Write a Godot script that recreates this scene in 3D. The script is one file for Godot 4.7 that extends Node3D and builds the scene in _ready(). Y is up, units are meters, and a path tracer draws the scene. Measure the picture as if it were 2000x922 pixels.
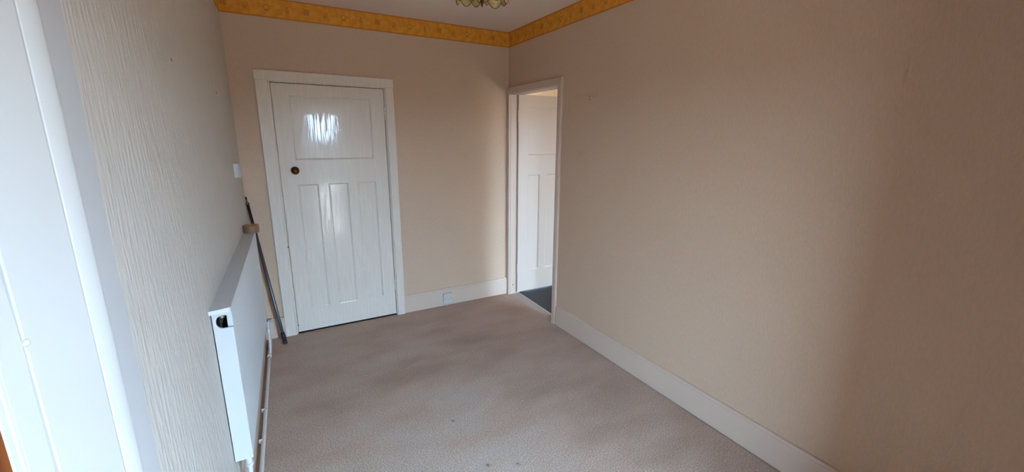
extends Node3D
# An empty carpeted back room: panelled door, open doorway to a hall, low radiator, seen from beside a window casing.
# Right-hand back corner of the room is the origin; the room runs to -x and +z. The left wall is 1.5 degrees out of square.

const H := 2.546          # ceiling height
const BORDER := 0.132     # height of the paper border
const SKIRT := 0.174
const NEAR := 3.61        # inner face of the wall behind the camera
var LT: Transform3D       # left wall frame: x off the wall, y up, z along the wall from the back corner
var M := {}
var used := {}

# ------------------------------------------------------------------ helpers
func mk() -> SurfaceTool:
	var st := SurfaceTool.new()
	st.begin(Mesh.PRIMITIVE_TRIANGLES)
	st.set_smooth_group(-1)
	return st

func tri(st: SurfaceTool, a: Vector3, b: Vector3, c: Vector3, out: Vector3) -> void:
	if (b - a).cross(c - a).dot(out) > 0.0:
		var k := b
		b = c
		c = k
	for v in [a, b, c]:
		st.add_vertex(v)

func quad(st: SurfaceTool, a: Vector3, b: Vector3, c: Vector3, d: Vector3, out: Vector3) -> void:
	tri(st, a, b, c, out)
	tri(st, a, c, d, out)

# box between two corners with chamfered edges
func box(st: SurfaceTool, a: Vector3, b: Vector3, r := 0.0) -> void:
	var c := (a + b) * 0.5
	var h := (b - a).abs() * 0.5
	r = minf(r, minf(h.x, minf(h.y, h.z)) * 0.9)
	var i := h - Vector3(r, r, r)
	for ax in 3:
		for s in [-1.0, 1.0]:
			var u := (ax + 1) % 3
			var w := (ax + 2) % 3
			var p: Array[Vector3] = []
			for k in [[-1, -1], [1, -1], [1, 1], [-1, 1]]:
				var v := Vector3()
				v[ax] = s * h[ax]
				v[u] = k[0] * i[u]
				v[w] = k[1] * i[w]
				p.append(c + v)
			var n := Vector3()
			n[ax] = s
			quad(st, p[0], p[1], p[2], p[3], n)
	if r <= 0.0:
		return
	for ax in 3:      # edges along ax
		var u := (ax + 1) % 3
		var w := (ax + 2) % 3
		for su in [-1.0, 1.0]:
			for sw in [-1.0, 1.0]:
				var p: Array[Vector3] = []
				for k in [[-1.0, 0], [1.0, 0], [1.0, 1], [-1.0, 1]]:
					var v := Vector3()
					v[ax] = k[0] * i[ax]
					v[u] = su * (h[u] if k[1] == 0 else i[u])
					v[w] = sw * (i[w] if k[1] == 0 else h[w])
					p.append(c + v)
				var n := Vector3()
				n[u] = su
				n[w] = sw
				quad(st, p[0], p[1], p[2], p[3], n)
	for sx in [-1.0, 1.0]:
		for sy in [-1.0, 1.0]:
			for sz in [-1.0, 1.0]:
				var s := Vector3(sx, sy, sz)
				tri(st, c + s * Vector3(h.x, i.y, i.z), c + s * Vector3(i.x, h.y, i.z), c + s * Vector3(i.x, i.y, h.z), s)

# closed 2D outline swept along d; the outline's x and y lie along ex and ey
func prism(st: SurfaceTool, pts: PackedVector2Array, at: Vector3, ex: Vector3, ey: Vector3, d: Vector3) -> void:
	var n := pts.size()
	var area := 0.0
	for k in n:
		area += pts[k].cross(pts[(k + 1) % n])
	for k in n:
		var p := pts[k]
		var q := pts[(k + 1) % n]
		var e := q - p
		var o := Vector2(e.y, -e.x) * signf(area)
		var a := at + ex * p.x + ey * p.y
		var b := at + ex * q.x + ey * q.y
		quad(st, a, b, b + d, a + d, ex * o.x + ey * o.y)
	var t := Geometry2D.triangulate_polygon(pts)
	for k in range(0, t.size(), 3):
		var v: Array[Vector3] = []
		for j in 3:
			v.append(at + ex * pts[t[k + j]].x + ey * pts[t[k + j]].y)
		tri(st, v[0], v[1], v[2], -d)
		tri(st, v[0] + d, v[1] + d, v[2] + d, d)

# profile of (radius, height) pairs turned about the axis of tr (its y)
func lathe(st: SurfaceTool, prof: Array, tr: Transform3D, seg := 24, smooth := true) -> void:
	st.set_smooth_group(0 if smooth else -1)
	for k in prof.size() - 1:
		var p: Vector2 = prof[k]
		var q: Vector2 = prof[k + 1]
		for j in seg:
			var a0 := TAU * j / seg
			var a1 := TAU * (j + 1) / seg
			var v := [Vector3(p.x * cos(a0), p.y, p.x * sin(a0)), Vector3(p.x * cos(a1), p.y, p.x * sin(a1)), Vector3(q.x * cos(a1), q.y, q.x * sin(a1)), Vector3(q.x * cos(a0), q.y, q.x * sin(a0))]
			var am := (a0 + a1) * 0.5
			var e := q - p
			var o := tr.basis * Vector3(e.y * cos(am), -e.x, e.y * sin(am))
			if p.x > 1e-6:
				tri(st, tr * v[0], tr * v[1], tr * v[2], o)
			if q.x > 1e-6:
				tri(st, tr * v[0], tr * v[2], tr * v[3], o)
	st.set_smooth_group(-1)

func axis_tr(at: Vector3, up: Vector3) -> Transform3D:
	var y := up.normalized()
	var x := y.cross(Vector3(0.13, 0.31, 0.94)).normalized()
	return Transform3D(Basis(x, y, x.cross(y)), at)

func tube(st: SurfaceTool, pts: Array, r: float, seg := 10) -> void:
	st.set_smooth_group(0)
	var rings := []
	var ref := Vector3(0.21, 0.95, 0.23)
	for k in pts.size():
		var d: Vector3 = (pts[mini(k + 1, pts.size() - 1)] - pts[maxi(k - 1, 0)]).normalized()
		if absf(d.dot(ref)) > 0.95:
			ref = Vector3(0.9, 0.1, 0.4)
		var x := ref.cross(d).normalized()
		var y := d.cross(x)
		ref = y
		var ring := []
		for j in seg:
			ring.append(pts[k] + x * (r * cos(TAU * j / seg)) + y * (r * sin(TAU * j / seg)))
		rings.append(ring)
	for k in rings.size() - 1:
		for j in seg:
			var m := (j + 1) % seg
			quad(st, rings[k][j], rings[k][m], rings[k + 1][m], rings[k + 1][j], rings[k][j] + rings[k][m] - pts[k] * 2.0)
	st.set_smooth_group(-1)
	for e in [0, rings.size() - 1]:
		var o: Vector3 = pts[0] - pts[1] if e == 0 else pts[e] - pts[e - 1]
		for j in range(1, seg - 1):
			tri(st, rings[e][0], rings[e][j], rings[e][j + 1], o)

func numbered(called: String) -> String:
	used[called] = used.get(called, -1) + 1
	return called if used[called] == 0 else "%s_%03d" % [called, used[called]]

func obj(called: String, st: SurfaceTool, mat: Material, parent: Node3D = null) -> MeshInstance3D:
	var o := MeshInstance3D.new()
	st.generate_normals()
	o.mesh = st.commit()
	o.material_override = mat
	if parent:
		o.name = called
		parent.add_child(o, true)
	else:
		o.name = numbered(called)
		add_child(o, true)
	return o

func thing(called: String, at := Transform3D()) -> Node3D:
	var o := Node3D.new()
	o.name = numbered(called)
	add_child(o, true)
	o.transform = at
	return o

func tag(o: Node, label: String, category: String, kind := "", group := "") -> Node:
	o.set_meta("label", label)
	o.set_meta("category", category)
	if kind:
		o.set_meta("kind", kind)
	if group:
		o.set_meta("group", group)
	return o

func struct(called: String, st: SurfaceTool, mat: Material, label: String, category: String) -> MeshInstance3D:
	var o := obj(called, st, mat)
	tag(o, label, category, "structure")
	return o

func part_struct(o: Node) -> Node:
	o.set_meta("kind", "structure")
	return o

# ------------------------------------------------------------------ materials
func noise(freq: float, seed_: int, octaves := 3, kind := FastNoiseLite.TYPE_SIMPLEX_SMOOTH) -> FastNoiseLite:
	var n := FastNoiseLite.new()
	n.seed = seed_
	n.noise_type = kind
	n.frequency = freq
	n.fractal_octaves = octaves
	return n

func ntex(size: int, n: FastNoiseLite, lo := Color.BLACK, hi := Color.WHITE) -> NoiseTexture2D:
	var t := NoiseTexture2D.new()
	t.width = size
	t.height = size
	t.seamless = true
	t.noise = n
	var g := Gradient.new()
	g.set_color(0, lo)
	g.set_color(1, hi)
	t.color_ramp = g
	return t

func mat(called: String, c: Color, rough := 0.6, metal := 0.0) -> StandardMaterial3D:
	var m := StandardMaterial3D.new()
	m.resource_name = called
	m.albedo_color = c
	m.roughness = rough
	m.metallic = metal
	M[called] = m
	return m

func tripl(m: StandardMaterial3D, s: Vector3) -> void:
	m.uv1_triplanar = true
	m.uv1_world_triplanar = true
	m.uv1_triplanar_sharpness = 6.0
	m.uv1_scale = s

func materials() -> void:
	# gloss paint with vertical brush marks
	var gloss := mat("gloss_paint", Color(0.895, 0.835, 0.775), 0.11)
	gloss.roughness = 1.0
	var streak := ntex(512, noise(0.022, 5, 4), Color(0.045, 0.045, 0.045), Color(0.34, 0.34, 0.34))
	streak.color_ramp.set_offset(0, 0.40)
	streak.color_ramp.set_offset(1, 0.62)
	gloss.roughness_texture = streak
	gloss.roughness_texture_channel = BaseMaterial3D.TEXTURE_CHANNEL_RED
	gloss.heightmap_enabled = true
	gloss.heightmap_texture = ntex(512, noise(0.03, 6, 4))
	gloss.heightmap_scale = 0.006
	tripl(gloss, Vector3(5.0, 0.3, 5.0))
	gloss.metallic_specular = 0.42
	var bright := mat("casing_gloss", Color(0.91, 0.895, 0.875), 0.16)
	bright.metallic_specular = 0.55
	var satin := mat("white_paint", Color(0.82, 0.72, 0.645), 0.42)
	satin.heightmap_enabled = true
	satin.heightmap_texture = ntex(256, noise(0.03, 15, 3))
	satin.heightmap_scale = 0.006
	tripl(satin, Vector3(3.0, 3.0, 3.0))
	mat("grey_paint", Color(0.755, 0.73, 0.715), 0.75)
	mat("plastic", Color(0.78, 0.755, 0.73), 0.45)
	# embossed vertical wallpaper
	for w in [["wallpaper", Vector3(4.5, 1.5, 4.5), 0.05, 21, Color(0.826, 0.70, 0.595)], ["wallpaper_left", Vector3(1.7, 0.26, 1.7), 0.3, 23, Color(0.82, 0.775, 0.73)]]:
		var m := mat(w[0], w[4], 0.75 if w[3] == 21 else 0.5)
		m.albedo_texture = ntex(512, noise(0.035, w[3], 4), Color(0.955, 0.952, 0.945), Color(1, 1, 1))
		m.heightmap_enabled = true
		m.heightmap_texture = ntex(1024, noise(0.03, w[3] + 1, 4))
		m.heightmap_scale = w[2]
		m.vertex_color_use_as_albedo = true
		tripl(m, w[1])
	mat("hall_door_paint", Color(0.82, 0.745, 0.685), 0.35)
	mat("hall_paper", Color(0.82, 0.69, 0.55), 0.8)
	var ceil := mat("ceiling_paint", Color(0.9, 0.815, 0.75), 0.85)
	ceil.heightmap_enabled = true
	ceil.heightmap_texture = ntex(256, noise(0.05, 31, 3))
	ceil.heightmap_scale = 0.05
	tripl(ceil, Vector3(2, 2, 2))
	var carpet := mat("carpet", Color(1, 1, 1), 0.95)
	carpet.vertex_color_use_as_albedo = true
	carpet.albedo_texture = ntex(1024, noise(0.05, 41, 5), Color(0.58, 0.565, 0.55), Color(1, 1, 1))
	carpet.heightmap_enabled = true
	carpet.heightmap_texture = ntex(1024, noise(0.09, 42, 3))
	carpet.heightmap_scale = 0.19
	carpet.rim_enabled = true
	carpet.rim = 0.25
	carpet.rim_tint = 0.6
	tripl(carpet, Vector3(2.2, 2.2, 2.2))
	var slate := mat("slate_carpet", Color(0.35, 0.345, 0.355), 0.95)
	slate.albedo_texture = ntex(512, noise(0.08, 51, 4), Color(0.6, 0.61, 0.63), Color(1, 1, 1))
	slate.heightmap_enabled = true
	slate.heightmap_texture = ntex(512, noise(0.09, 52, 3))
	slate.heightmap_scale = 0.3
	tripl(slate, Vector3(2.5, 2.5, 2.5))
	mat("dark_gap", Color(0.06, 0.055, 0.05), 0.9)
	mat("brass", Color(0.62, 0.47, 0.25), 0.28, 1.0)
	mat("old_brass", Color(0.40, 0.29, 0.16), 0.3, 1.0)
	mat("chrome", Color(0.8, 0.8, 0.8), 0.15, 1.0)
	mat("strip_metal", Color(0.72, 0.70, 0.66), 0.35, 0.8)
	mat("radiator_enamel", Color(0.81, 0.80, 0.79), 0.3)
	mat("pipe_paint", Color(0.86, 0.80, 0.76), 0.4)
	mat("pole_metal", Color(0.36, 0.37, 0.39), 0.32, 0.75)
	mat("pole_dark", Color(0.10, 0.105, 0.115), 0.3, 0.4)
	mat("rubber", Color(0.03, 0.03, 0.035), 0.45)
	var tape := mat("tape_brown", Color(0.50, 0.35, 0.235), 0.28)
	tape.clearcoat_enabled = true
	tape.clearcoat = 0.4
	mat("cardboard", Color(0.72, 0.52, 0.34), 0.85)
	var wood := mat("varnished_wood", Color(0.62, 0.33, 0.13), 0.3)
	wood.albedo_texture = ntex(512, noise(0.02, 61, 4), Color(0.6, 0.5, 0.42), Color(1, 1, 1))
	tripl(wood, Vector3(6, 0.6, 6))
	var petal := mat("capiz_shell", Color(0.97, 0.90, 0.70), 0.28)
	petal.albedo_texture = ntex(128, noise(0.03, 71, 3), Color(0.85, 0.8, 0.68), Color(1, 1, 1))
	tripl(petal, Vector3(6, 6, 6))
	petal.backlight_enabled = true
	petal.backlight = Color(0.8, 0.7, 0.45)
	mat("outside_ground", Color(0.66, 0.53, 0.43), 0.95)
	mat("outside_fence", Color(0.50, 0.50, 0.42), 0.95)
	mat("border_paper", Color(1, 1, 1), 0.7).albedo_texture = border_print()

# flat print of the paper border: gold ground with four worn fruit-and-leaf stamps, darker rules along both edges
func border_print() -> ImageTexture:
	var w := 512
	var h := 128
	var im := Image.create(w, h, false, Image.FORMAT_RGB8)
	var n := noise(0.02, 81, 4)
	var f := noise(0.12, 82, 2)
	for y in h:
		for x in w:
			var a := TAU * x / w
			var v := n.get_noise_3d(cos(a) * 80.0, y, sin(a) * 80.0)
			var g := f.get_noise_3d(cos(a) * 80.0, y, sin(a) * 80.0)
			var c := Color(0.87, 0.55, 0.14).lerp(Color(0.90, 0.63, 0.20), clampf(v * 1.4 + 0.4, 0, 1))
			var k := x / 128
			var px := (x % 128 - 64) / 128.0
			var py := (y - 64) / 128.0
			var d := 1.0
			if k == 0:                                   # square tile stamp
				d = maxf(absf(px), absf(py)) - 0.17
			elif k == 1:                                 # leaf
				var q := Vector2(px * 0.8 + py * 0.6, py * 0.8 - px * 0.6)
				d = q.length() + absf(q.x) * 0.9 - 0.24
				if absf(q.x) < 0.012:
					d = 0.05
			elif k == 2:                                 # ring
				d = absf(Vector2(px, py).length() - 0.13) - 0.055
			else:                                        # pear
				d = minf(Vector2(px, (py - 0.06)).length() - 0.14, Vector2(px, py + 0.1).length() - 0.075)
			var cover := clampf(-d * 30.0, 0, 1) * clampf(0.55 + g * 1.6, 0.1, 0.8)
			c = c.lerp(Color(0.68, 0.42, 0.14), cover)
			var e := minf(y, h - 1 - y)
			if e < 9:
				c = c.lerp(Color(0.74, 0.42, 0.10), 0.75)
			im.set_pixel(x, y, c)
	return ImageTexture.create_from_image(im)

# ------------------------------------------------------------------ builders
# a wall panel in the plane through p, along ex and ey, as a fine grid with vertex colours (stains) ; holes are rectangles left open
func sheet(st: SurfaceTool, p: Vector3, ex: Vector3, ey: Vector3, w: float, h: float, step: float, out: Vector3, colour: Callable) -> void:
	var nx := maxi(1, roundi(w / step))
	var ny := maxi(1, roundi(h / step))
	st.set_smooth_group(-1)
	for i in nx:
		for j in ny:
			var q := [[i, j], [i + 1, j], [i + 1, j + 1], [i, j + 1]]
			var v := []
			for k in q:
				v.append(p + ex * (w * k[0] / nx) + ey * (h * k[1] / ny))
			var order := [0, 1, 2, 0, 2, 3]
			if (v[1] - v[0]).cross(v[2] - v[0]).dot(out) > 0:
				order = [0, 2, 1, 0, 3, 2]
			for k in order:
				st.set_color(colour.call(v[k]))
				st.add_vertex(v[k])
	st.set_color(Color.WHITE)

# moulded panel frame: stiles, rails and muntins as one painted skin with bevelled openings
func door_leaf(parent: Node3D, w: float, h: float, t: float, rects: Array, paint: Material) -> void:
	var xs := [0.0, w]
	var ys := [0.0, h]
	for r in rects:
		xs.append_array([r[0], r[2]])
		ys.append_array([r[1], r[3]])
	xs.sort()
	ys.sort()
	var st := mk()
	for i in xs.size() - 1:
		for j in ys.size() - 1:
			if xs[i + 1] - xs[i] < 1e-5 or ys[j + 1] - ys[j] < 1e-5:
				continue
			var cx: float = (xs[i] + xs[i + 1]) * 0.5
			var cy: float = (ys[j] + ys[j + 1]) * 0.5
			var open := false
			for r in rects:
				open = open or (cx > r[0] and cx < r[2] and cy > r[1] and cy < r[3])
			if not open:
				quad(st, Vector3(xs[i], ys[j], 0), Vector3(xs[i + 1], ys[j], 0), Vector3(xs[i + 1], ys[j + 1], 0), Vector3(xs[i], ys[j + 1], 0), Vector3.BACK)
	quad(st, Vector3(0, 0, -t), Vector3(w, 0, -t), Vector3(w, h, -t), Vector3(0, h, -t), Vector3.FORWARD)
	quad(st, Vector3(0, 0, 0), Vector3(0, h, 0), Vector3(0, h, -t), Vector3(0, 0, -t), Vector3.LEFT)
	quad(st, Vector3(w, 0, 0), Vector3(w, h, 0), Vector3(w, h, -t), Vector3(w, 0, -t), Vector3.RIGHT)
	quad(st, Vector3(0, h, 0), Vector3(w, h, 0), Vector3(w, h, -t), Vector3(0, h, -t), Vector3.UP)
	quad(st, Vector3(0, 0, 0), Vector3(w, 0, 0), Vector3(w, 0, -t), Vector3(0, 0, -t), Vector3.DOWN)
	var steps := [Vector2(0, 0), Vector2(0.003, -0.0035), Vector2(0.008, -0.005), Vector2(0.0105, -0.010)]  # ovolo, then down to the panel
	for r in rects:
		for k in 3:
			var a: Vector2 = steps[k]
			var b: Vector2 = steps[k + 1]
			var pa := [Vector3(r[0] + a.x, r[1] + a.x, a.y), Vector3(r[2] - a.x, r[1] + a.x, a.y), Vector3(r[2] - a.x, r[3] - a.x, a.y), Vector3(r[0] + a.x, r[3] - a.x, a.y)]
			var pb := [Vector3(r[0] + b.x, r[1] + b.x, b.y), Vector3(r[2] - b.x, r[1] + b.x, b.y), Vector3(r[2] - b.x, r[3] - b.x, b.y), Vector3(r[0] + b.x, r[3] - b.x, b.y)]
			for q in 4:
				quad(st, pa[q], pa[(q + 1) % 4], pb[(q + 1) % 4], pb[q], Vector3.BACK)
	part_struct(obj("stiles_and_rails", st, paint, parent))
	for r in rects:
		var p := mk()
		box(p, Vector3(r[0] + 0.0105, r[1] + 0.0105, -0.018), Vector3(r[2] - 0.0105, r[3] - 0.0105, -0.010))
		obj("door_panel", p, paint, parent)

func hinge(parent: Node3D, at: Vector3, paint: Material) -> void:
	var st := mk()
	for k in 3:
		var y := at.y - 0.05 + k * 0.034
		lathe(st, [Vector2(0, 0), Vector2(0.0055, 0.0), Vector2(0.0055, 0.031), Vector2(0, 0.031)], Transform3D(Basis(), Vector3(at.x, y, at.z)), 10, false)
	obj("hinge", st, paint, parent)

func skirting_profile(t := 0.018, h := SKIRT - 0.005) -> PackedVector2Array:   # x off the wall, y up
	return PackedVector2Array([Vector2(0, 0), Vector2(t, 0), Vector2(t, h - 0.03), Vector2(t - 0.002, h - 0.024), Vector2(t - 0.002, h - 0.018), Vector2(t, h - 0.012), Vector2(t - 0.003, h - 0.004), Vector2(t - 0.008, h), Vector2(0, h)])

func nail_hole(parent: Node3D, at: Vector3, dir: Vector3, r: float, m: Material, called := "nail_hole") -> void:
	var st := mk()
	lathe(st, [Vector2(r, 0), Vector2(r, 0.0015), Vector2(0, 0.002)], axis_tr(at, dir), 10, false)
	obj(called, st, m, parent)

func lw(off: float, y: float, s: float) -> Vector3:
	return LT * Vector3(off, y, s)

# ------------------------------------------------------------------ the scene
func _ready() -> void:
	# camera
	var cam := Camera3D.new()
	cam.name = "camera"
	var yaw := -0.5135
	var pit := -0.2262
	var rol := 0.0053
	var f := Vector3(-sin(yaw) * cos(pit), sin(pit), -cos(yaw) * cos(pit))
	var r0 := Vector3(cos(yaw), 0, -sin(yaw))
	var u0 := r0.cross(f)
	cam.transform = Transform3D(Basis(r0 * cos(rol) + u0 * sin(rol), -r0 * sin(rol) + u0 * cos(rol), -f), Vector3(-2.0234, 1.5821, 3.6679))
	cam.fov = rad_to_deg(2.0 * atan(461.0 / 818.17))
	cam.near = 0.02
	add_child(cam)
	cam.current = true
	# overcast sky; the only light is daylight through the openings
	var env := Environment.new()
	env.background_mode = Environment.BG_SKY
	var sky := Sky.new()
	var sm := ProceduralSkyMaterial.new()
	sm.sky_top_color = Color(0.68, 0.85, 1.0)
	sm.sky_horizon_color = Color(0.75, 0.88, 1.0)
	sm.ground_horizon_color = Color(0.75, 0.78, 0.78)
	sm.ground_bottom_color = Color(0.30, 0.31, 0.28)
	sm.sky_energy_multiplier = 6.0
	sm.ground_energy_multiplier = 1.8
	sm.sun_angle_max = 1.0
	sky.sky_material = sm
	env.sky = sky
	env.ambient_light_source = Environment.AMBIENT_SOURCE_SKY
	env.tonemap_mode = Environment.TONE_MAPPER_LINEAR
	env.tonemap_exposure = 0.91
	env.sdfgi_enabled = true
	env.ssao_enabled = true
	env.ssil_enabled = true
	var we := WorldEnvironment.new()
	we.name = "environment"
	we.environment = env
	add_child(we)

	var u := Vector3(-0.0265, 0, 1).normalized()
	LT = Transform3D(Basis(Vector3(u.z, 0, -u.x), Vector3.UP, u), Vector3(-2.234, 0, 0))
	materials()
	shell()
	borders()
	skirtings()
	back_door()
	hall_doorway()
	near_casing()
	radiator()
	pole()
	tape_roll()
	socket()
	light_switch()
	chandelier()

func plain(_v: Vector3) -> Color:
	return Color.WHITE

func right_wall_colour(v: Vector3) -> Color:     # old picture-hook smudges on the paper
	var k := 1.0
	var n := sin(v.z * 61.0) * 0.5 + sin(v.z * 143.0 + v.y * 90.0) * 0.5
	if v.y > 1.868 and v.y < 1.912 and v.z > 1.03 and v.z < 1.29:
		k -= 0.055 + 0.035 * n
	k -= 0.09 * exp(-Vector2((v.z - 1.13) / 0.035, (v.y - 1.49) / 0.02).length_squared())
	k -= 0.06 * exp(-Vector2((v.z - 1.10) / 0.03, (v.y - 1.44) / 0.03).length_squared())
	return Color(k, k * (1.0 - (1.0 - k) * 0.2), k * (1.0 - (1.0 - k) * 0.3))

var cn := FastNoiseLite.new()
var cn2 := FastNoiseLite.new()
func bump2(x: float, z: float, cx: float, cz: float, rx: float, rz: float, turn := 0.0) -> float:
	var d := Vector2(x - cx, z - cz).rotated(-turn)
	return exp(-Vector2(d.x / rx, d.y / rz).length_squared())

func carpet_height(x: float, z: float) -> float:
	var h := cn.get_noise_2d(x, z) * 0.0022
	h += 0.008 * bump2(x, z, -0.995, 1.555, 0.075, 0.04, -0.5) - 0.005 * bump2(x, z, -0.945, 1.56, 0.035, 0.045)
	h += 0.006 * bump2(x, z, -0.085, 0.09, 0.006, 0.06)
	h += 0.004 * bump2(x, z, -1.10, 0.95, 0.5, 0.04, -0.1) + 0.004 * bump2(x, z, -1.36, 1.10, 0.45, 0.05, -0.06)
	h += 0.003 * bump2(x, z, -1.0, 0.30, 0.12, 0.02, -0.2)
	return h * clampf((0.0 - x) / 0.06 + 0.3, 0.2, 1.0)

func carpet_colour(x: float, z: float) -> Color:  # nap brushed two ways, worn and marked; lit and shaded sides painted in
	var t := cn2.get_noise_2d(x * 0.7, z * 1.5) * 0.55
	t -= 0.55 * bump2(x, z, -1.35, 1.08, 0.55, 0.10, -0.08)
	t -= 0.55 * bump2(x, z, -0.75, 0.80, 0.55, 0.09, 0.18)
	t -= 0.35 * bump2(x, z, -0.60, 1.6, 0.42, 0.9)  # painted shade over the right-hand side of the floor
	t -= 0.4 * bump2(x, z, -1.08, 0.52, 0.22, 0.06)
	t += 0.5 * bump2(x, z, -1.25, 0.72, 0.25, 0.09)
	t += 0.55 * bump2(x, z, -1.02, 1.48, 0.2, 0.14)
	t += 0.5 * bump2(x, z, -1.6, 2.2, 0.6, 0.6)  # painted pool of daylight on the near left floor
	t = clampf(t, -1, 1)
	var c := Color(0.79, 0.53, 0.395)          # linear
	c = c.lerp(Color(0.86, 0.70, 0.60), t) if t > 0 else c.lerp(Color(0.58, 0.345, 0.23), -t)
	var s := bump2(x, z, -1.305, 1.44, 0.05, 0.05) + 0.8 * bump2(x, z, -0.99, 0.36, 0.09, 0.03, -0.3) + 0.7 * bump2(x, z, -1.02, 0.10, 0.02, 0.05)
	c = c.lerp(Color(0.88, 0.67, 0.52), clampf(s, 0, 1) * 0.6)
	for p in [Vector2(-1.276, 1.662), Vector2(-1.247, 2.065), Vector2(-1.117, 2.13)]:
		c = c.lerp(Color(0.12, 0.09, 0.08), clampf(1.6 - Vector2(x, z).distance_to(p) / 0.007, 0, 1))
	return c

func shell() -> void:
	# floor: fitted carpet with gentle ripples
	cn.seed = 7
	cn.frequency = 3.0
	cn2.seed = 9
	cn2.frequency = 2.2
	cn2.fractal_octaves = 4
	var st := mk()
	st.set_smooth_group(0)
	var step := 0.0125
	var x0 := -2.40
	var nx := int(ceil((0.0 - x0) / step))
	var nz := int(ceil(NEAR / step))
	var hs := PackedFloat32Array()
	var cs := PackedColorArray()
	for j in nz + 1:
		for i in nx + 1:
			var x := x0 + i * step
			var z := j * step
			hs.append(carpet_height(x, z))
			cs.append(carpet_colour(x, z))
	for j in nz + 1:
		for i in nx + 1:
			var k := j * (nx + 1) + i
			st.set_color(cs[k])
			st.add_vertex(Vector3(x0 + i * step, hs[k], j * step))
	for j in nz:
		for i in nx:
			var k := j * (nx + 1) + i
			for q in [k, k + 1, k + nx + 2, k, k + nx + 2, k + nx + 1]:
				st.add_index(q)
	var fl := struct("floor", st, M.carpet, "worn beige fitted carpet with ripples and furniture dents across the room", "carpet")
	var tg := mk()
	for p in [[Vector3(0.0, 0.0005, 0.045), Vector3(0.098, 0.0005, 0.045), Vector3(0.074, 0.0005, 0.83), Vector3(0.0, 0.0005, 0.83)]]:
		tg.set_color(Color(0.75, 0.58, 0.49))
		quad(tg, p[0], p[1], p[2], p[3], Vector3.UP)
	obj("doorway_carpet", tg, M.carpet, fl).set_meta("kind", "structure")
	var sub := mk()
	box(sub, Vector3(-2.6, -0.2, -0.3), Vector3(0.0, -0.012, NEAR + 0.25))
	obj("subfloor", sub, M.dark_gap, fl).set_meta("kind", "structure")
	# ceiling
	st = mk()
	box(st, Vector3(-2.6, H, -0.2), Vector3(0.14, H + 0.15, NEAR + 0.25))
	struct("ceiling", st, M.ceiling_paint, "plain white painted ceiling above the yellow paper border", "ceiling")
	# back wall with the closed door's opening
	st = mk()
	var dl := -1.998
	var dr := -1.162
	var dt := 1.996
	st.set_color(Color.WHITE)
	box(st, Vector3(-2.5, -0.05, -0.12), Vector3(dl, H, 0))
	box(st, Vector3(dr, -0.05, -0.12), Vector3(0.0, H, 0))
	box(st, Vector3(dl, dt, -0.12), Vector3(dr, H, 0))
	box(st, Vector3(dl - 0.1, -0.05, -0.36), Vector3(dr + 0.1, dt + 0.1, -0.30))
	box(st, Vector3(dl - 0.1, -0.05, -0.30), Vector3(dl - 0.04, dt + 0.1, -0.12))
	box(st, Vector3(dr + 0.04, -0.05, -0.30), Vector3(dr + 0.1, dt + 0.1, -0.12))
	box(st, Vector3(dl - 0.04, dt + 0.04, -0.30), Vector3(dr + 0.04, dt + 0.1, -0.12))
	box(st, Vector3(dl - 0.04, -0.05, -0.30), Vector3(dr + 0.04, -0.012, -0.0))
	struct("wall_back", st, M.wallpaper, "far wall in plain cream embossed wallpaper around the closed panelled door", "wall")
	# right wall with the hall doorway
	st = mk()
	st.set_color(Color.WHITE)
	var o0 := 0.035
	var o1 := 0.84
	var ot := 2.003
	var th := 0.12
	sheet(st, Vector3(0, 0, o1), Vector3.BACK, Vector3.UP, NEAR + 0.2 - o1, H, 0.02, Vector3.LEFT, right_wall_colour)
	box(st, Vector3(0.001, -0.05, o1), Vector3(th, H, NEAR + 0.25))
	box(st, Vector3(0, ot, -0.12), Vector3(th, H, o1))
	box(st, Vector3(0, -0.05, -0.12), Vector3(th, ot, o0))
	var wr := struct("wall_right", st, M.wallpaper, "long right wall in plain cream wallpaper beside the open hall doorway", "wall")
	nail_hole(wr, Vector3(0, 1.887, 1.201), Vector3.LEFT, 0.0035, M.dark_gap)
	nail_hole(wr, Vector3(0, 1.866, 1.203), Vector3.LEFT, 0.0035, M.dark_gap)
	# left wall
	st = mk()
	st.set_color(Color.WHITE)
	prism(st, PackedVector2Array([Vector2(0, -0.05), Vector2(0, H), Vector2(-0.15, H), Vector2(-0.15, -0.05)]), lw(0, 0, -0.1), LT.basis.x, Vector3.UP, LT.basis.z * (NEAR + 0.5))
	var wl := struct("wall_left", st, M.wallpaper_left, "left wall in coarse vertically ribbed cream wallpaper above the radiator", "wall")
	nail_hole(wl, lw(0, 1.835, 1.815), LT.basis.x, 0.006, M.cardboard, "wall_plug")
	nail_hole(wl, lw(0, 1.824, 0.777), LT.basis.x, 0.005, M.dark_gap)
	# wall behind the camera, with the glazed door's opening that lights the room
	st = mk()
	st.set_color(Color.WHITE)
	var wa := -2.30
	var wb := -1.05
	var wt := 1.98
	box(st, Vector3(-2.7, -0.05, NEAR), Vector3(wa, H, NEAR + 0.22))
	box(st, Vector3(wb, -0.05, NEAR), Vector3(0.0, H, NEAR + 0.22))
	box(st, Vector3(wa, wt, NEAR), Vector3(wb, H, NEAR + 0.22))
	box(st, Vector3(wa, -0.05, NEAR), Vector3(wb, 0.02, NEAR + 0.22))
	struct("wall_near", st, M.wallpaper, "near wall behind the viewpoint with the garden doorway", "wall")
	st = mk()
	box(st, Vector3(wb - 0.04, 0.02, NEAR + 0.12), Vector3(wb, wt, NEAR + 0.2), 0.006)
	box(st, Vector3(wa, wt - 0.04, NEAR + 0.12), Vector3(wb - 0.04, wt, NEAR + 0.2), 0.006)
	struct("window_1", st, M.white_paint, "white frame of the garden doorway behind the viewpoint", "door frame")
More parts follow.
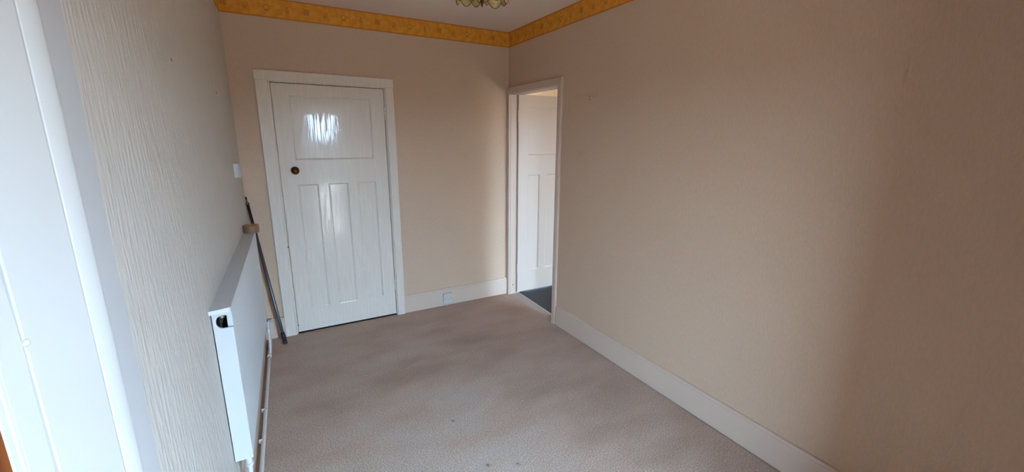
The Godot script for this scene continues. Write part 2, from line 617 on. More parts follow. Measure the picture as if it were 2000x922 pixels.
	# added unseen wooden leaf, blocks sky light like a person in the doorway
	var leaf := thing("door", Transform3D(Basis(), Vector3(wa, 0.02, NEAR + 0.20)))
	leaf.name = "door_4"
	tag(leaf, "added unseen brown wooden leaf behind the viewpoint that blocks doorway light", "door", "structure")
	st = mk()
	box(st, Vector3(0, 0, 0), Vector3(0.84, 1.96, 0.045), 0.003)
	part_struct(obj("stiles_and_rails", st, M.varnished_wood, leaf))
	# hall
	st = mk()
	quad(st, Vector3(0.100, -0.004, -0.4), Vector3(2.05, -0.004, -0.4), Vector3(2.05, -0.004, 4.4), Vector3(0.072, -0.004, 4.4), Vector3.UP)
	box(st, Vector3(0.0, -0.2, -0.4), Vector3(2.05, -0.03, 4.4))
	struct("floor_hall", st, M.slate_carpet, "dark slate blue carpet in the hall beyond the open doorway", "carpet")
	st = mk()
	box(st, Vector3(th, H - 0.02, -0.5), Vector3(2.2, H + 0.15, 4.6))
	struct("ceiling_hall", st, M.ceiling_paint, "white hall ceiling beyond the doorway", "ceiling")
	st = mk()
	box(st, Vector3(th, -0.1, -0.55), Vector3(2.2, H, -0.40))
	struct("wall_hall_end", st, M.hall_paper, "tan papered end wall of the hall above the open door", "wall")
	st = mk()
	box(st, Vector3(2.02, -0.1, -0.4), Vector3(2.2, H, 4.4))
	struct("wall_hall_side", st, M.hall_paper, "tan papered far side wall of the hall", "wall")
	st = mk()
	box(st, Vector3(th, -0.1, 4.2), Vector3(1.15, H, 4.4))
	box(st, Vector3(1.97, -0.1, 4.2), Vector3(2.05, H, 4.4))
	box(st, Vector3(1.15, 1.95, 4.2), Vector3(1.97, H, 4.4))
	box(st, Vector3(1.15, -0.1, 4.2), Vector3(1.97, 0.25, 4.4))
	struct("wall_hall_front", st, M.hall_paper, "hall wall with the glazed front door opening", "wall")
	# garden ground and a fence that the doorway faces
	st = mk()
	box(st, Vector3(-12, -0.4, NEAR + 0.25), Vector3(12, -0.25, 16))
	struct("ground", st, M.outside_ground, "garden ground outside the openings", "ground")

func borders() -> void:
	# paper border just under the ceiling, one strip per wall, uv repeats every 0.5 m
	for b in [["trim_1", Vector3(-2.234, 0, 0.0), Vector3(0, 0, 0.0), Vector3.BACK, "golden yellow paper border with leaf stamps along the far wall top", 0.07],
			["trim_2", Vector3(0, 0, 0), Vector3(0, 0, NEAR), Vector3.LEFT, "golden yellow paper border with leaf stamps along the right wall top", 0.03],
			["trim_3", lw(0, 0, 0), lw(0, 0, NEAR), LT.basis.x, "golden yellow paper border at the top of the left wall", 0.2]]:
		var st := mk()
		var a: Vector3 = b[1]
		var e: Vector3 = b[2]
		var n: Vector3 = b[3]
		var len := a.distance_to(e)
		var y0 := H - BORDER
		var p := [a + Vector3(0, y0, 0) + n * 0.0015, e + Vector3(0, y0, 0) + n * 0.0015, e + Vector3(0, H, 0) + n * 0.0015, a + Vector3(0, H, 0) + n * 0.0015]
		var uv := [Vector2(b[5], 1), Vector2(b[5] + len / 0.51, 1), Vector2(b[5] + len / 0.51, 0), Vector2(b[5], 0)]
		var order := [0, 1, 2, 0, 2, 3]
		if (p[1] - p[0]).cross(p[2] - p[0]).dot(n) > 0:
			order = [0, 2, 1, 0, 3, 2]
		for k in order:
			st.set_uv(uv[k])
			st.add_vertex(p[k])
		st.set_uv(Vector2(0.02, 0.97))
		quad(st, p[0], p[1], p[1] - n * 0.0015, p[0] - n * 0.0015, Vector3.DOWN)
		struct(b[0], st, M.border_paper, b[4], "paper border")

func skirtings() -> void:
	var st := mk()
	prism(st, skirting_profile(), Vector3(-1.096, 0.005, 0), Vector3.BACK, Vector3.UP, Vector3(1.096 - 0.019, 0, 0))
	prism(st, skirting_profile(), Vector3(-2.25, 0.005, 0), Vector3.BACK, Vector3.UP, Vector3(0.172, 0, 0))
	struct("baseboard_back", st, M.white_paint, "white skirting board along the far wall either side of the closed door", "skirting board")
	st = mk()
	prism(st, skirting_profile(), Vector3(0, 0.005, 0.885), Vector3.LEFT, Vector3.UP, Vector3(0, 0, NEAR - 0.885))
	struct("baseboard_right", st, M.white_paint, "long white skirting board along the right wall", "skirting board")
	st = mk()
	prism(st, skirting_profile(), lw(0, 0, 0.018), LT.basis.x, Vector3.UP, LT.basis.z * 2.6)
	struct("baseboard_left", st, M.white_paint, "white skirting board along the left wall behind the radiator", "skirting board")
	# thin telephone cable lying along the skirting top, held by little clips
	var c := thing("telephone_cable")
	var pts := []
	for k in 30:
		var x := -0.66 + k * 0.022
		pts.append(Vector3(x, SKIRT + 0.003 + 0.0012 * sin(k * 1.3), 0.008))
	pts.append(Vector3(-0.012, SKIRT + 0.01, 0.010))
	st = mk()
	tube(st, pts, 0.003, 8)
	obj("cable", st, M.white_paint, c)
	for x in [-0.655, -0.25, -0.06]:
		st = mk()
		box(st, Vector3(x - 0.005, SKIRT - 0.001, 0.0), Vector3(x + 0.005, SKIRT + 0.009, 0.014), 0.002)
		obj("cable_clip", st, M.white_paint, c)
	tag(c, "thin white painted cable clipped along the skirting top beside the doorway corner", "cable")

func back_door() -> void:
	# casing and lining
	var c := thing("trim")
	c.name = "trim_4"
	tag(c, "wide flat white gloss casing around the closed panelled door", "door casing", "structure")
	var xo0 := -2.080
	var xo1 := -1.096
	var xi0 := -1.996
	var xi1 := -1.164
	var yi := 1.990
	var yo := 2.062
	var t := 0.02
	for k in [[xo0, xi0], [xi1, xo1]]:
		var st := mk()
		prism(st, PackedVector2Array([Vector2(k[0], 0), Vector2(k[1], 0), Vector2(k[1], t - 0.004), Vector2(k[1] - 0.005, t), Vector2(k[0] + 0.005, t), Vector2(k[0], t - 0.004)]), Vector3.ZERO, Vector3.RIGHT, Vector3.BACK, Vector3(0, yi, 0))
		obj("jamb_casing", st, M.gloss_paint, c)
	var st := mk()
	prism(st, PackedVector2Array([Vector2(yi, 0), Vector2(yo, 0), Vector2(yo, t - 0.004), Vector2(yo - 0.005, t), Vector2(yi + 0.005, t), Vector2(yi, t - 0.004)]), Vector3(xo0, 0, 0), Vector3.UP, Vector3.BACK, Vector3(xo1 - xo0, 0, 0))
	obj("head_casing", st, M.gloss_paint, c)
	st = mk()
	box(st, Vector3(-1.998, 0, -0.12), Vector3(-1.986, 1.984, 0.004), 0.003)
	box(st, Vector3(-1.1715, 0, -0.12), Vector3(-1.162, 1.984, 0.004), 0.003)
	box(st, Vector3(-1.998, 1.984, -0.12), Vector3(-1.162, 1.996, 0.004), 0.003)
	box(st, Vector3(-1.986, 0, -0.075), Vector3(-1.972, 1.984, -0.045))
	box(st, Vector3(-1.186, 0, -0.075), Vector3(-1.1715, 1.984, -0.045))
	obj("door_lining", st, M.gloss_paint, c)
	nail_hole(c, Vector3(-1.990, 0.745, 0.0035), Vector3.BACK, 0.005, M.dark_gap, "screw_hole")
	nail_hole(c, Vector3(-1.983, 0.075, 0.0035), Vector3.BACK, 0.0045, M.dark_gap, "screw_hole")
	# the leaf
	var d := thing("door", Transform3D(Basis(), Vector3(-1.9825, 0.012, -0.004)))
	d.name = "door_1"
	tag(d, "closed white gloss panelled door with brass knob in the far wall", "door", "structure")
	var ox := 1.9825
	var oy := -0.012
	var R := []
	for r in [[-1.872, 1.420, -1.281, 1.897], [-1.872, 0.198, -1.727, 1.229], [-1.650, 0.198, -1.502, 1.231], [-1.430, 0.200, -1.279, 1.233]]:
		R.append([r[0] + ox, r[1] + oy, r[2] + ox, r[3] + oy])
	door_leaf(d, 0.8065, 1.967, 0.04, R, M.gloss_paint)
	hinge(d, Vector3(0.8085, 1.786 + oy, 0.006), M.gloss_paint)
	hinge(d, Vector3(0.8085, 0.291 + oy, 0.006), M.gloss_paint)
	# knob on its rose
	var kt := Transform3D(Basis(Vector3.RIGHT, Vector3.BACK, Vector3.DOWN), Vector3(-1.881 + ox, 1.341 + oy, 0))
	st = mk()
	lathe(st, [Vector2(0.0, 0.030), Vector2(0.012, 0.030), Vector2(0.013, 0.010), Vector2(0.026, 0.007), Vector2(0.030, 0.003), Vector2(0.030, 0.0)].map(func(v): return v), kt, 32)
	obj("knob_rose", st, M.old_brass, d)
	st = mk()
	lathe(st, [Vector2(0, 0.0555), Vector2(0.0055, 0.055), Vector2(0.008, 0.0535), Vector2(0.0085, 0.0525), Vector2(0.016, 0.0535), Vector2(0.0175, 0.0515), Vector2(0.019, 0.0515), Vector2(0.025, 0.048), Vector2(0.0285, 0.041), Vector2(0.027, 0.033), Vector2(0.018, 0.026), Vector2(0.011, 0.024)], kt, 32)
	var kn := obj("door_knob", st, M.old_brass, d)
	st = mk()
	lathe(st, [Vector2(0, 0.0575), Vector2(0.004, 0.0570), Vector2(0.0068, 0.0555), Vector2(0.0072, 0.0535)], kt, 20)
	obj("knob_boss", st, M.brass, kn)

func hall_doorway() -> void:
	var c := thing("trim")
	c.name = "trim_5"
	tag(c, "narrow white casing around the open hall doorway in the corner", "door casing", "structure")
	var t := 0.02
	var yi := 2.0
	var yo := 2.058
	# casing on the room side: profile across z, thickness towards -x
	for k in [[0.004, 0.042], [0.826, 0.874]]:
		var st := mk()
		prism(st, PackedVector2Array([Vector2(k[0], 0), Vector2(k[1], 0), Vector2(k[1], t - 0.004), Vector2(k[1] - 0.004, t), Vector2(k[0] + 0.004, t), Vector2(k[0], t - 0.004)]), Vector3.ZERO, Vector3.BACK, Vector3.LEFT, Vector3(0, yi, 0))
		obj("jamb_casing", st, M.white_paint, c)
	var st := mk()
	prism(st, PackedVector2Array([Vector2(yi, 0), Vector2(yo, 0), Vector2(yo, t - 0.004), Vector2(yo - 0.004, t), Vector2(yi + 0.004, t), Vector2(yi, t - 0.004)]), Vector3(0, 0, 0.004), Vector3.UP, Vector3.LEFT, Vector3(0, 0, 0.87))
	obj("head_casing", st, M.white_paint, c)
	st = mk()
	box(st, Vector3(-0.001, 0, 0.030), Vector3(0.066, yi + 0.002, 0.046), 0.002)
	box(st, Vector3(-0.001, 0, 0.822), Vector3(0.122, yi + 0.002, 0.84), 0.002)
	box(st, Vector3(-0.001, yi - 0.004, 0.046), Vector3(0.122, yi + 0.006, 0.822), 0.002)
	obj("door_lining", st, M.white_paint, c)
	nail_hole(c, Vector3(0.032, 0.10, 0.0455), Vector3.BACK, 0.006, M.dark_gap, "screw_hole")
	# threshold strip between the carpets
	st = mk()
	prism(st, PackedVector2Array([Vector2(-0.012, 0), Vector2(0.012, 0), Vector2(0.008, 0.004), Vector2(-0.008, 0.004)]), Vector3(0.100, -0.001, 0.046), Vector3.RIGHT, Vector3.UP, Vector3(-0.024, 0, 0.778))
	struct("trim_6", st, M.strip_metal, "thin metal threshold strip where beige carpet meets the dark hall carpet", "threshold strip")
	# the leaf, opened square into the hall
	var d := thing("door", Transform3D(Basis(), Vector3(0.078, 0.016, 0.062)))
	d.name = "door_2"
	tag(d, "white panelled door standing open into the hall, seen through the doorway", "door", "structure")
	var ox := -0.078
	var oy := -0.016
	var R := []
	for r in [[0.193, 1.432, 0.720, 1.897], [0.193, 0.240, 0.333, 1.240], [0.415, 0.240, 0.555, 1.240], [0.637, 0.240, 0.720, 1.240]]:
		R.append([r[0] + ox, r[1] + oy, r[2] + ox, r[3] + oy])
	R[3][2] = R[3][0] + 0.14
	R[0][2] = R[3][2]
	door_leaf(d, 0.815, 1.988, 0.04, R, M.hall_door_paint)
	for y in [1.80, 0.28]:
		hinge(d, Vector3(-0.006, y + oy, 0.002), M.white_paint)

func near_casing() -> void:
	# wide moulded casing on the left wall right beside the viewpoint
	var c := thing("trim", LT)
	c.name = "trim_7"
	tag(c, "broad white gloss moulded casing close by at the left edge of view", "door casing", "structure")
	var prof := [Vector2(2.776, 0), Vector2(2.780, 0.014), Vector2(2.7835, 0.0195), Vector2(2.788, 0.0235), Vector2(2.795, 0.0258), Vector2(2.805, 0.0267),
		Vector2(2.820, 0.0265), Vector2(2.838, 0.0248), Vector2(2.847, 0.0232), Vector2(2.8495, 0.0215), Vector2(2.8525, 0.0215), Vector2(2.855, 0.0240), Vector2(2.862, 0.0250), Vector2(3.019, 0.0250), Vector2(3.0215, 0.0235), Vector2(3.0215, 0)]
	var st := mk()
	var n := prof.size()
	for k in n - 1:
		var p: Vector2 = prof[k]
		var q: Vector2 = prof[k + 1]
		st.set_smooth_group(1 if k < 8 else -1)
		quad(st, Vector3(p.y, 0, p.x), Vector3(p.y, 2.3, p.x), Vector3(q.y, 2.3, q.x), Vector3(q.y, 0, q.x), Vector3(q.x - p.x, 0, p.y - q.y))
	st.set_smooth_group(-1)
	obj("architrave", st, M.casing_gloss, c)
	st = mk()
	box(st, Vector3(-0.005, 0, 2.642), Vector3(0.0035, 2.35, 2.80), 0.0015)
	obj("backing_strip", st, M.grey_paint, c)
	# lining with a wavering painted joint against the architrave
	st = mk()
	var ys := 60
	for k in ys:
		var y0 := 2.3 * k / ys
		var y1 := 2.3 * (k + 1) / ys
		var a := 3.0255 + 0.0012 * sin(y0 * 7.0) + 0.0008 * sin(y0 * 23.0) - 0.003 * exp(-pow((y0 - 1.36) / 0.03, 2))
		var b := 3.0255 + 0.0012 * sin(y1 * 7.0) + 0.0008 * sin(y1 * 23.0) - 0.003 * exp(-pow((y1 - 1.36) / 0.03, 2))
		quad(st, Vector3(0.0, y0, a), Vector3(0.0, y1, b), Vector3(0.0235, y1, b + 0.001), Vector3(0.0235, y0, a + 0.001), Vector3(0, 0, -1))
		quad(st, Vector3(0.0235, y0, a + 0.001), Vector3(0.0235, y1, b + 0.001), Vector3(0.0235, y1, 3.068), Vector3(0.0235, y0, 3.068), Vector3(1, 0, 0))
	quad(st, Vector3(0.0235, 0, 3.068), Vector3(0.0235, 2.3, 3.068), Vector3(0.02, 2.3, 3.0695), Vector3(0.02, 0, 3.0695), Vector3(1, 0, 0.4))
	obj("lining_edge", st, M.casing_gloss, c)
	st = mk()
	box(st, Vector3(-0.01, 0, 3.0705), Vector3(0.024, 2.3, 3.0775), 0.0015)
	obj("stop_bead", st, M.casing_gloss, c)
	st = mk()
	box(st, Vector3(-0.01, 0, 3.079), Vector3(0.0245, 2.3, 3.094), 0.003)
	obj("frame_edge", st, M.casing_gloss, c)
	st = mk()
	box(st, Vector3(-0.01, 0, 3.06), Vector3(0.016, 2.3, 3.10))
	obj("ground_strip", st, M.casing_gloss, c)
	st = mk()
	lathe(st, [Vector2(0, 0.004), Vector2(0.003, 0.0035), Vector2(0.0048, 0.001), Vector2(0.005, -0.003)], axis_tr(Vector3(0.024, 1.355, 3.019), Vector3(1, 0, 0.2)), 12)
	obj("paint_drip", st, M.casing_gloss, c)
	var d := thing("door", LT)
	d.name = "door_3"
	st = mk()
	box(st, Vector3(-0.01, 0, 3.096), Vector3(0.026, 2.2, 3.42), 0.003)
	obj("door_edge", st, M.varnished_wood, d)
	tag(d, "varnished brown wood edge at the lower left corner beside the white casing", "door", "structure")

func radiator() -> void:
	var o := thing("radiator", LT)
	tag(o, "low white panel radiator with solid top shelf on the left wall", "radiator")
	var s0 := 0.37
	var s1 := 1.885
	var y0 := 0.32
	var y1 := 0.955
	var front := 0.0655
	# front panel with shallow vertical flutes
	var st := mk()
	var prof := PackedVector2Array([Vector2(0.045, s0 + 0.004), Vector2(front, s0 + 0.004)])
	var n := 45
	var pitch := (s1 - s0 - 0.03) / n
	for k in n:
		var a := s0 + 0.015 + k * pitch
		prof.append(Vector2(front, a + pitch * 0.28))
		prof.append(Vector2(front - 0.0016, a + pitch * 0.40))
		prof.append(Vector2(front - 0.0016, a + pitch * 0.60))
		prof.append(Vector2(front, a + pitch * 0.72))
	prof.append(Vector2(front, s1 - 0.012))
	prof.append(Vector2(0.048, s1 - 0.012))
	# outline x = off, y = along s
	prism(st, prof, Vector3(0, y0 + 0.01, 0), Vector3.RIGHT, Vector3.BACK, Vector3(0, y1 - y0 - 0.012, 0))
	# rolled lower lip
	tube(st, [Vector3(0.058, y0 + 0.008, s0 + 0.01), Vector3(0.058, y0 + 0.008, s1 - 0.018)], 0.0075, 8)
	obj("front_panel", st, M.radiator_enamel, o)
	st = mk()
	box(st, Vector3(0.012, y0 + 0.01, s0 + 0.01), Vector3(0.024, y1 - 0.005, s1 - 0.09))
	obj("back_panel", st, M.radiator_enamel, o)
	# side panels, each with an open-ended slot for the valve
	for e in [0, 1]:
		st = mk()
		var q := PackedVector2Array([Vector2(0.004, y0), Vector2(front, y0), Vector2(front, 0.891)])
		for k in 13:
			var a := -PI / 2 - PI * k / 12.0
			q.append(Vector2(0.034 + 0.020 * cos(a), 0.9165 + 0.0255 * sin(a)))
		q.append_array(PackedVector2Array([Vector2(front, 0.942), Vector2(front, y1), Vector2(0.004, y1)]))
		prism(st, q, Vector3(0, 0, s1 - 0.008 if e == 1 else s0), Vector3.RIGHT, Vector3.UP, Vector3(0, 0, 0.008 if e == 1 else 0.004))
		obj("side_panel", st, M.radiator_enamel, o)
	# top shelf with a bowed near end
	st = mk()
	var q := PackedVector2Array([Vector2(0.0, s0 - 0.004), Vector2(front - 0.006, s0 - 0.004), Vector2(front + 0.001, s0 + 0.004)])
	q.append(Vector2(front + 0.001, s1 - 0.010))
	for k in 8:
		var a := PI / 2 * k / 7.0
		q.append(Vector2(front + 0.001 - 0.010 + 0.010 * cos(a), s1 - 0.004 + 0.010 * sin(a)))
	q.append(Vector2(0.03, s1 + 0.014))
	q.append(Vector2(0.0, s1 + 0.022))
	prism(st, q, Vector3(0, y1, 0), Vector3.RIGHT, Vector3.BACK, Vector3(0, 0.016, 0))
	obj("top_shelf", st, M.radiator_enamel, o)
	# air bleed valve seen in the slot
	st = mk()
	lathe(st, [Vector2(0, 0.018), Vector2(0.0045, 0.018), Vector2(0.005, 0.010), Vector2(0.007, 0.009), Vector2(0.007, 0)], axis_tr(Vector3(0.034, 0.932, s1 - 0.03), Vector3(0, 0, 1)), 12, false)
	obj("bleed_valve", st, M.chrome, o)
	# fins between the panels, coloured dark for the shade inside
	st = mk()
	for k in 60:
		var s := s0 + 0.03 + k * (s1 - s0 - 0.08) / 59.0
		box(st, Vector3(0.0245, y0 + 0.05, s), Vector3(0.0445, y1 - 0.06, s + 0.001))
	obj("convector_fins", st, M.dark_gap, o).set_meta("kind", "stuff")
	# lockshield valve at the near bottom corner, control valve at the far end
	st = mk()
	lathe(st, [Vector2(0, 0.05), Vector2(0.008, 0.05), Vector2(0.011, 0.045), Vector2(0.012, 0.012), Vector2(0.015, 0.010), Vector2(0.015, 0.0), Vector2(0.009, -0.004), Vector2(0.008, -0.05)], axis_tr(Vector3(0.044, 0.265, s1 - 0.035), Vector3(0, 1, 0)), 16, false)
	tube(st, [Vector3(0.044, 0.27, s1 - 0.035), Vector3(0.044, 0.30, s1 - 0.06), Vector3(0.04, 0.335, s1 - 0.08)], 0.009)
	tube(st, [Vector3(0.044, 0.22, s1 - 0.035), Vector3(0.044, 0.06, s1 - 0.035), Vector3(0.044, 0.035, s1 - 0.035)], 0.0075)
	obj("lockshield_valve", st, M.radiator_enamel, o)
	st = mk()
	lathe(st, [Vector2(0, 0.03), Vector2(0.010, 0.03), Vector2(0.011, 0.026), Vector2(0.011, 0.004), Vector2(0.014, 0.003), Vector2(0.014, -0.008), Vector2(0.0, -0.01)], axis_tr(Vector3(0.062, 0.298, s0 - 0.03), Vector3(1, 0, 0.1)), 16, false)
	obj("control_valve", st, M.chrome, o)
	st = mk()
	tube(st, [Vector3(0.062, 0.30, s0 + 0.03), Vector3(0.062, 0.298, s0 - 0.02), Vector3(0.062, 0.28, s0 - 0.035), Vector3(0.062, 0.20, s0 - 0.04), Vector3(0.058, 0.06, s0 - 0.04), Vector3(0.055, 0.034, s0 - 0.04)], 0.0085)
	lathe(st, [Vector2(0.0, 0.0), Vector2(0.013, 0.0), Vector2(0.013, 0.022), Vector2(0.0, 0.022)], axis_tr(Vector3(0.062, 0.205, s0 - 0.04), Vector3(0, 1, 0)), 12, false)
	obj("valve_tail", st, M.radiator_enamel, o)
	# wall brackets
	for s in [s0 + 0.25, s1 - 0.25]:
		st = mk()
		box(st, Vector3(0.0, 0.45, s), Vector3(0.012, 0.85, s + 0.04))
		obj("wall_bracket", st, M.radiator_enamel, o)
	# pipe run along the floor
	var p := thing("heating_pipe", LT)
	tag(p, "pinkish cream painted heating pipe lying along the floor under the radiator", "pipe")
	st = mk()
	tube(st, [Vector3(0.046, 0.016, 0.03), Vector3(0.046, 0.016, 0.9), Vector3(0.047, 0.017, 1.8), Vector3(0.048, 0.018, 2.6)], 0.0105, 12)
	obj("pipe_run", st, M.pipe_paint, p)
	for s in [0.33, 0.16]:
		st = mk()
		lathe(st, [Vector2(0.0, -0.02), Vector2(0.0145, -0.02), Vector2(0.0145, 0.02), Vector2(0.0, 0.02)], axis_tr(Vector3(0.046, 0.017, s), Vector3(0, 0, 1)), 14, false)
		obj("pipe_joint", st, M.pipe_paint, p)
	for s in [1.05, 1.34]:
		st = mk()
		box(st, Vector3(0.024, 0.0, s), Vector3(0.050, 0.0285, s + 0.010), 0.003)
		obj("pipe_clip", st, M.pipe_paint, p)
		nail_hole(p, Vector3(0.050, 0.024, s + 0.005), Vector3(0.5, 0.8, 0), 0.004, M.dark_gap, "clip_nail")

func pole() -> void:
	var a := Vector3(-2.088, 0.004, 0.155)
	var b := Vector3(-2.2265, 1.166, 0.030)
	var d := (b - a).normalized()
	var o := thing("extension_pole", axis_tr(a, d))
	tag(o, "long dark grey telescopic pole leaning in the corner with a black grip", "pole")
	var st := mk()
	lathe(st, [Vector2(0.0105, 0.07), Vector2(0.0115, 0.075), Vector2(0.0115, 0.93), Vector2(0.0, 0.93)], Transform3D(), 20)
	obj("outer_tube", st, M.pole_metal, o)
	st = mk()
	lathe(st, [Vector2(0.0098, 0.925), Vector2(0.0098, 1.128), Vector2(0.0, 1.128)], Transform3D(), 18)
	lathe(st, [Vector2(0.0098, 1.11), Vector2(0.0115, 1.112), Vector2(0.0115, 1.128), Vector2(0.0, 1.1285)], Transform3D(), 18, false)
	obj("inner_tube", st, M.pole_dark, o)
	st = mk()
	lathe(st, [Vector2(0.0038, 1.12), Vector2(0.0038, 1.152), Vector2(0.0058, 1.153), Vector2(0.0058, 1.168), Vector2(0.004, 1.172), Vector2(0.0, 1.173)], Transform3D(), 12)
	obj("tip", st, M.pole_dark, o)
	st = mk()
	var prof := [Vector2(0.0, 0.0), Vector2(0.0145, 0.001), Vector2(0.016, 0.006)]
	for k in 4:
		var y := 0.010 + k * 0.018
		prof.append_array([Vector2(0.016, y), Vector2(0.016, y + 0.012), Vector2(0.0125, y + 0.0145), Vector2(0.0125, y + 0.0165)])
	prof.append_array([Vector2(0.0155, 0.084), Vector2(0.0155, 0.094), Vector2(0.0115, 0.098)])
	lathe(st, prof, Transform3D(), 20, false)
	obj("grip", st, M.rubber, o)
	for k in 3:
		st = mk()
		lathe(st, [Vector2(0.0035, 0), Vector2(0.003, 0.0015), Vector2(0, 0.002)], axis_tr(Vector3(0, 0.022 + k * 0.024, 0) + (axis_tr(a, d).basis.inverse() * Vector3(0.02, 0.1, 1).normalized() * Vector3(1, 0, 1)).normalized() * 0.0155, axis_tr(a, d).basis.inverse() * Vector3(0.02, 0.1, 1)), 10, false)
		obj("grip_stud", st, M.pole_metal, o)

func tape_roll() -> void:
	var o := thing("packing_tape", Transform3D(Basis(), lw(0.049, 0.971, 0.435)))
	tag(o, "roll of brown packing tape lying flat on the far end of the radiator shelf", "tape roll")
	var st := mk()
	lathe(st, [Vector2(0.0395, 0.0015), Vector2(0.0465, 0.0), Vector2(0.0475, 0.001), Vector2(0.0475, 0.0475), Vector2(0.0465, 0.0485), Vector2(0.0395, 0.0475)], Transform3D(), 40, false)
	obj("tape", st, M.tape_brown, o)
	st = mk()
	lathe(st, [Vector2(0.0368, 0.049), Vector2(0.0368, 0.0), Vector2(0.0395, 0.0), Vector2(0.0395, 0.049), Vector2(0.0368, 0.049)], Transform3D(), 40, false)
	obj("cardboard_core", st, M.cardboard, o)

func socket() -> void:
	var o := thing("power_socket", Transform3D(Basis(), Vector3(-0.686, 0.083, 0.018)))
	tag(o, "white single switched power socket surface mounted on the far skirting board", "socket")
	var st := mk()
	box(st, Vector3(-0.044, -0.048, 0), Vector3(0.044, 0.048, 0.024), 0.003)
	obj("back_box", st, M.plastic, o)
	st = mk()
	box(st, Vector3(-0.045, -0.049, 0.0242), Vector3(0.045, 0.049, 0.032), 0.004)
	obj("face_plate", st, M.plastic, o)
	for h in [[-0.010, 0.010, 0.004, 0.009], [-0.021, -0.012, 0.0065, 0.004], [0.001, -0.012, 0.0065, 0.004]]:
		st = mk()
		box(st, Vector3(h[0] - h[2] * 0.5, h[1] - h[3] * 0.5, 0.0305), Vector3(h[0] + h[2] * 0.5, h[1] + h[3] * 0.5, 0.0325))
		obj("pin_hole", st, M.dark_gap, o)
	st = mk()
	box(st, Vector3(0.018, -0.012, 0.031), Vector3(0.030, 0.013, 0.0355), 0.002)
	obj("rocker_switch", st, M.plastic, o)
	for x in [-0.032, 0.034]:
		st = mk()
		lathe(st, [Vector2(0.0028, 0), Vector2(0.0028, 0.001), Vector2(0, 0.0012)], axis_tr(Vector3(x, 0.0, 0.032), Vector3.BACK), 10, false)
		obj("screw", st, M.chrome, o)
	st = mk()
	tube(st, [Vector3(-0.012, -0.046, 0.014), Vector3(-0.012, -0.07, 0.014), Vector3(-0.012, -0.083, 0.014)], 0.005, 10)
	obj("cable_tail", st, M.plastic, o)

func light_switch() -> void:
	var o := thing("light_switch", Transform3D(LT.basis, lw(0, 1.382, 0.435)))
	tag(o, "small white surface mounted light switch on the left wall near the corner", "light switch")
	var st := mk()
	box(st, Vector3(0, -0.044, -0.044), Vector3(0.026, 0.044, 0.044), 0.003)
	obj("back_box", st, M.plastic, o)
	st = mk()
	box(st, Vector3(0.0262, -0.045, -0.045), Vector3(0.034, 0.045, 0.045), 0.003)
	obj("face_plate", st, M.plastic, o)
	st = mk()
	box(st, Vector3(0.033, -0.014, -0.010), Vector3(0.041, 0.010, 0.010), 0.003)
	obj("rocker", st, M.plastic, o)

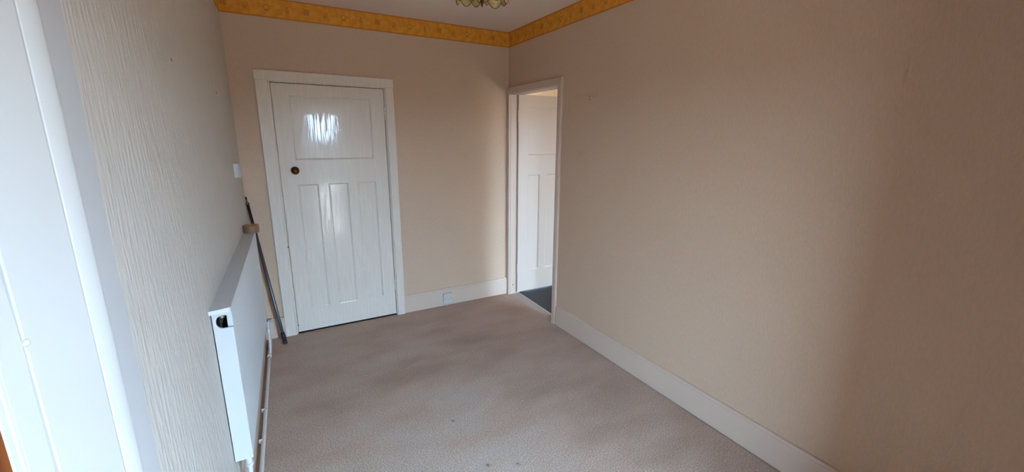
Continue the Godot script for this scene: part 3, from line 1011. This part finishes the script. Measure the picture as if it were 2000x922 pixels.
func chandelier() -> void:
	var o := thing("ceiling_light", Transform3D(Basis(), Vector3(-1.126, 2.2, 1.79)))
	tag(o, "brass ceiling light with clustered shell petal shades in dark rims", "ceiling light")
	var top := H - 2.2
	var st := mk()
	lathe(st, [Vector2(0.0, top - 0.035), Vector2(0.03, top - 0.032), Vector2(0.052, top - 0.016), Vector2(0.056, top - 0.0005)], Transform3D(), 32)
	obj("ceiling_rose", st, M.old_brass, o)
	st = mk()
	lathe(st, [Vector2(0.0, -0.036), Vector2(0.003, -0.033), Vector2(0.008, -0.016), Vector2(0.004, -0.002), Vector2(0.004, 0.05), Vector2(0.0085, 0.055), Vector2(0.005, 0.06), Vector2(0.012, 0.07), Vector2(0.022, 0.09), Vector2(0.024, 0.115), Vector2(0.014, 0.135), Vector2(0.008, 0.15), Vector2(0.008, top - 0.03)], Transform3D(), 24)
	obj("stem", st, M.old_brass, o)
	var back := Vector3(0.436, 0, -0.9).normalized()
	var side := Vector3(0.9, 0, 0.436).normalized()
	for k in 5:
		var a := deg_to_rad(36.0 + 72.0 * k)
		var dir := back * cos(a) + side * sin(a)
		var hub := dir * 0.109
		st = mk()
		var pts := []
		for j in 11:
			var t := j / 10.0
			pts.append(dir * lerpf(0.02, 0.109, t) + Vector3.UP * (0.10 + 0.075 * sin(t * PI) + 0.025 * t))
		tube(st, pts, 0.0045, 8)
		obj("arm", st, M.old_brass, o)
		st = mk()
		lathe(st, [Vector2(0.006, 0.085), Vector2(0.016, 0.088), Vector2(0.020, 0.10), Vector2(0.018, 0.125), Vector2(0.0, 0.130)], Transform3D(Basis(), hub), 16)
		var cup := obj("lamp_shade", st, M.old_brass, o)
		st = mk()
		lathe(st, [Vector2(0, 0.034), Vector2(0.012, 0.038), Vector2(0.017, 0.052), Vector2(0.012, 0.072), Vector2(0.010, 0.088)], Transform3D(Basis(), hub), 14)
		obj("bulb", st, M.plastic, cup)
		for j in 6:
			petal(cup, hub, a + TAU * (j + 0.28) / 6.0, 0.002 if j % 2 == 0 else -0.002, 0.0 if j % 2 == 0 else 0.005)

# one shell petal: a curved, round-ended leaf hanging from the cup, with a dark rim along its edge
func petal(parent: Node3D, hub: Vector3, ang: float, dr: float, dy: float) -> void:
	var nu := 8
	var nv := 18
	var at := func(uu: float, v: float) -> Vector3:
		var w := 0.62 * sqrt(maxf(0.0, 1.0 - pow(maxf(0.0, (v - 0.45) / 0.55), 2.0))) * lerpf(0.75, 1.0, minf(v / 0.45, 1.0))
		var r := 0.017 + 0.041 * sin(minf(v * 1.25, 1.0) * PI / 2) - 0.006 * maxf(0.0, v - 0.75) / 0.25 + dr
		var t := ang + uu * w
		return hub + Vector3(r * cos(t), 0.098 - 0.098 * v + dy, r * sin(t))
	var st := mk()
	st.set_smooth_group(0)
	for i in nu:
		for j in nv:
			var q := []
			for k in [[i, j], [i + 1, j], [i + 1, j + 1], [i, j + 1]]:
				q.append(at.call(-1.0 + 2.0 * k[0] / nu, sin(k[1] * PI / 2 / nv)))
			var c: Vector3 = (q[0] + q[2]) * 0.5 - hub
			var out := Vector3(c.x, 0, c.z)
			quad(st, q[0], q[1], q[2], q[3], out)
			var ins := []
			for p in q:
				ins.append(p - out.normalized() * 0.0012)
			quad(st, ins[0], ins[1], ins[2], ins[3], -out)
	var p := obj("petal", st, M.capiz_shell, parent)
	var rim := []
	for j in nv + 1:
		rim.append(at.call(-1.0, sin(j * PI / 2 / nv)))
	for j in range(nv - 1, -1, -1):
		rim.append(at.call(1.0, sin(j * PI / 2 / nv)))
	st = mk()
	tube(st, rim, 0.0017, 6)
	obj("petal_rim", st, M.old_brass, parent)
